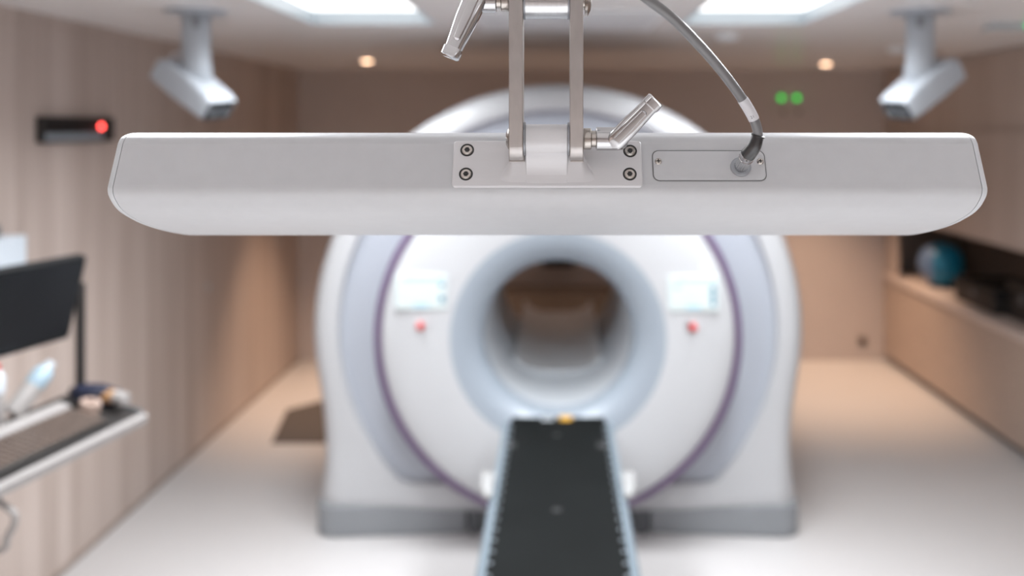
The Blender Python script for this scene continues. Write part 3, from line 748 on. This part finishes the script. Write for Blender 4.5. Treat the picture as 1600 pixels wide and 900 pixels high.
# bottles standing behind the rail
def bottle(name, base, axis, r, h, m_low, m_top, capm, label, cap_label=None):
    t = thing(name, label, 'bottle', tuple(base))
    obj('bottle_body', lathe(B(), base, axis, [(0, r*.85), (.006, r), (h*.55, r), (h*.57, r*.97)], 28), m_low, t)
    obj('bottle_shoulder', lathe(B(), Vector(base)+Vector(axis).normalized()*h*.56, axis, [(0, r*.97), (h*.02, r), (h*.26, r), (h*.36, r*.75), (h*.40, r*.4)], 28), m_top, t)
    obj('bottle_cap', lathe(B(), Vector(base)+Vector(axis).normalized()*h*.955, axis, [(0, r*.5), (h*.10, r*.5), (h*.11, r*.42)], 24), capm, t)
bottle('cleaning_bottle', T(.30, .262, .020), Vector((.30, .50, .62)), .031, .17, 'traywhite', 'bluel', 'paleblue', 'white and pale blue bottle leaning on the tray below the monitor')
bottle('spray_bottle', T(.36, .262, .0045), (0, 0, 1), .026, .17, 'traywhite', 'paleblue', 'red', 'white bottle with a red cap at the edge of the photo, under the monitor')
# hanging white cable under the tray
q0 = T(.565, .06, -.026)
cpts = [q0, q0+Vector((.002, 0, -.05)), P(23, 805, q0.y), P(12, 838, q0.y+.02), P(-16, 862, q0.y+.06), Vector((XL+.20, q0.y+.15, ZD-.24)), Vector((XL+.010, q0.y+.2, ZD-.20))]
b = B()
tag(obj('hanging_cable', tube(B(), catmull(cpts, 8), .010, 12), 'traywhite'), 'thick white cable looping down under the keyboard tray', 'cable')
# glove box on the wall behind the monitor
t = thing('wall_dispenser', 'pale blue box dispenser on the wood wall behind the black monitor', 'dispenser', (XL, 3.42, 1.4))
ya, yb2 = 3.30, 3.545; za = 1.95-(366-VY)*3.56/F; zc = za-.17
obj('box_body', box(B(), XL, XL+.135, ya, yb2, zc, za), 'paleblue', t, bevel=.006)
obj('box_top', box(B(), XL+.0, XL+.09, ya-.02, yb2-.08, za, za+.05), 'greyd', t, bevel=.015)
# floor mat beside the scanner
b = B(); mp_ = [(-1.76, 5.70), (-1.86, 6.36), (-1.66, 6.58), (-1.20, 6.62), (-1.18, 5.70)]
rings(b, [[(x, y, z) for x, y in mp_] for z in (0, .008)])
tag(obj('floor_mat', b, 'mat_', bevel=.002), 'dark grey cut-corner mat on the floor beside the scanner', 'mat')

# ------------------------------------------------------------------ right side: fitted cabinets
t = thing('base_cabinet', 'long low wood-fronted cabinet along the wall with a dark plinth', 'cabinet', (CF, 3.5, 0))
obj('body', box(B(), CF+.02, XR, YF, YB, .06, .69), 'woodr', t, smooth=False)
obj('plinth', box(B(), CF+.05, XR, YF, YB, 0, .062), 'plinth', t, smooth=False)
for i in range(8):
    ya = YF+.004+i*((YB-YF)/8); obj('drawer_front', box(B(), CF, CF+.022, ya, ya+(YB-YF)/8-.002, .055, .688), 'woodb', t, smooth=False)
tag(obj('countertop', box(B(), CF-.018, XR, YF, YB, .69, .733), 'counter', bevel=.003), 'long pale beige worktop on the low wood cabinet', 'worktop')
t = thing('wall_cabinet', 'long tall wood wall cabinet hung from the ceiling over the dark niche', 'cabinet', (CF, 3.5, 1.22))
obj('body', box(B(), CF+.02, XR, YF, YB, 1.223, H), 'woodr', t, smooth=False)
obj('lower_front', box(B(), CF, CF+.022, YF, YB, 1.215, 1.925), 'woodr', t, smooth=False)
obj('upper_front', box(B(), CF, CF+.022, YF, YB, 1.94, H-.02), 'woodr', t, smooth=False)
struct('trim_4', box(B(), CF+.003, CF+.025, 7.45, YB, .734, 1.214), 'woodr', smooth=False)
struct('trim_2', box(B(), XR-.012, XR, YF, YB, .733, 1.223), 'niche', smooth=False)
struct('trim_3', box(B(), CF+.03, XR, YB-.012, YB, .733, 1.223), 'niche', smooth=False)
# ball and black cases on the worktop
bc = P(1467, 416, 7.06); rb = .165; bc.x = 2.915; bc.z = .738+rb
t = thing('exercise_ball', 'dark teal ball with a grey-blue side, at the far end of the worktop', 'ball', (bc.x, bc.y, .733))
def sphere(bm, c, r, a0, a1, n=32, m=20):
    rings(bm, [[Vector(c)+Vector((math.cos(a0+(a1-a0)*j/m)*r, math.sin(a0+(a1-a0)*j/m)*math.cos(2*PI*i/n)*r, math.sin(a0+(a1-a0)*j/m)*math.sin(2*PI*i/n)*r)) for i in range(n)] for j in range(m+1)]); return bm
rot = Matrix.Translation(bc) @ Matrix.Rotation(math.radians(-20), 4, 'Z') @ Matrix.Translation(-bc)
b = sphere(B(), bc, rb, .01, math.radians(112)); obj('ball_shell', b, 'teal', t, mat4=rot)
b = sphere(B(), bc, rb, math.radians(112), PI-.01); obj('ball_side', b, 'slate', t, mat4=rot)['label'] = 'grey-blue side of the ball'
obj('ball_ring', lathe(B(), (bc.x, bc.y, .7332), (0, 0, 1), [(0, .085), (.018, .08), (.022, .065)], 28), 'navy', t)
def case(x0, x1, y0, y1, h, label, lid=True):
    t = thing('equipment_case', label, 'case', ((x0+x1)/2, (y0+y1)/2, .733), 'black cases on the worktop')
    obj('case_body', box(B(), x0, x1, y0, y1, .7335, .733+h*.6), 'dark', t, bevel=.008)
    obj('case_lid', box(B(), x0-.004, x1, y0-.004, y1+.004, .733+h*.61, .733+h), 'mon', t, bevel=.010)
    obj('latch', box(B(), x0-.012, x0, (y0+y1)/2-.03, (y0+y1)/2+.03, .733+h*.5, .733+h*.72), 'greyd', t, bevel=.003)
case(2.80, 3.2, 5.95, 6.55, .16, 'flat black case on the worktop next to the teal ball')
case(2.86, 3.25, 5.50, 5.92, .24, 'taller black case on the worktop between flat case and pale blue tray')
t = thing('supply_tray', 'pale blue-grey tray on the worktop at the photo edge', 'tray', (2.95, 5.2, .733))
obj('tray_body', box(B(), 2.76, 3.12, 4.95, 5.42, .7335, .775), 'paleblue', t, bevel=.008)
obj('tray_pad', box(B(), 2.78, 3.10, 4.97, 5.40, .774, .79), 'bluel', t, bevel=.006)
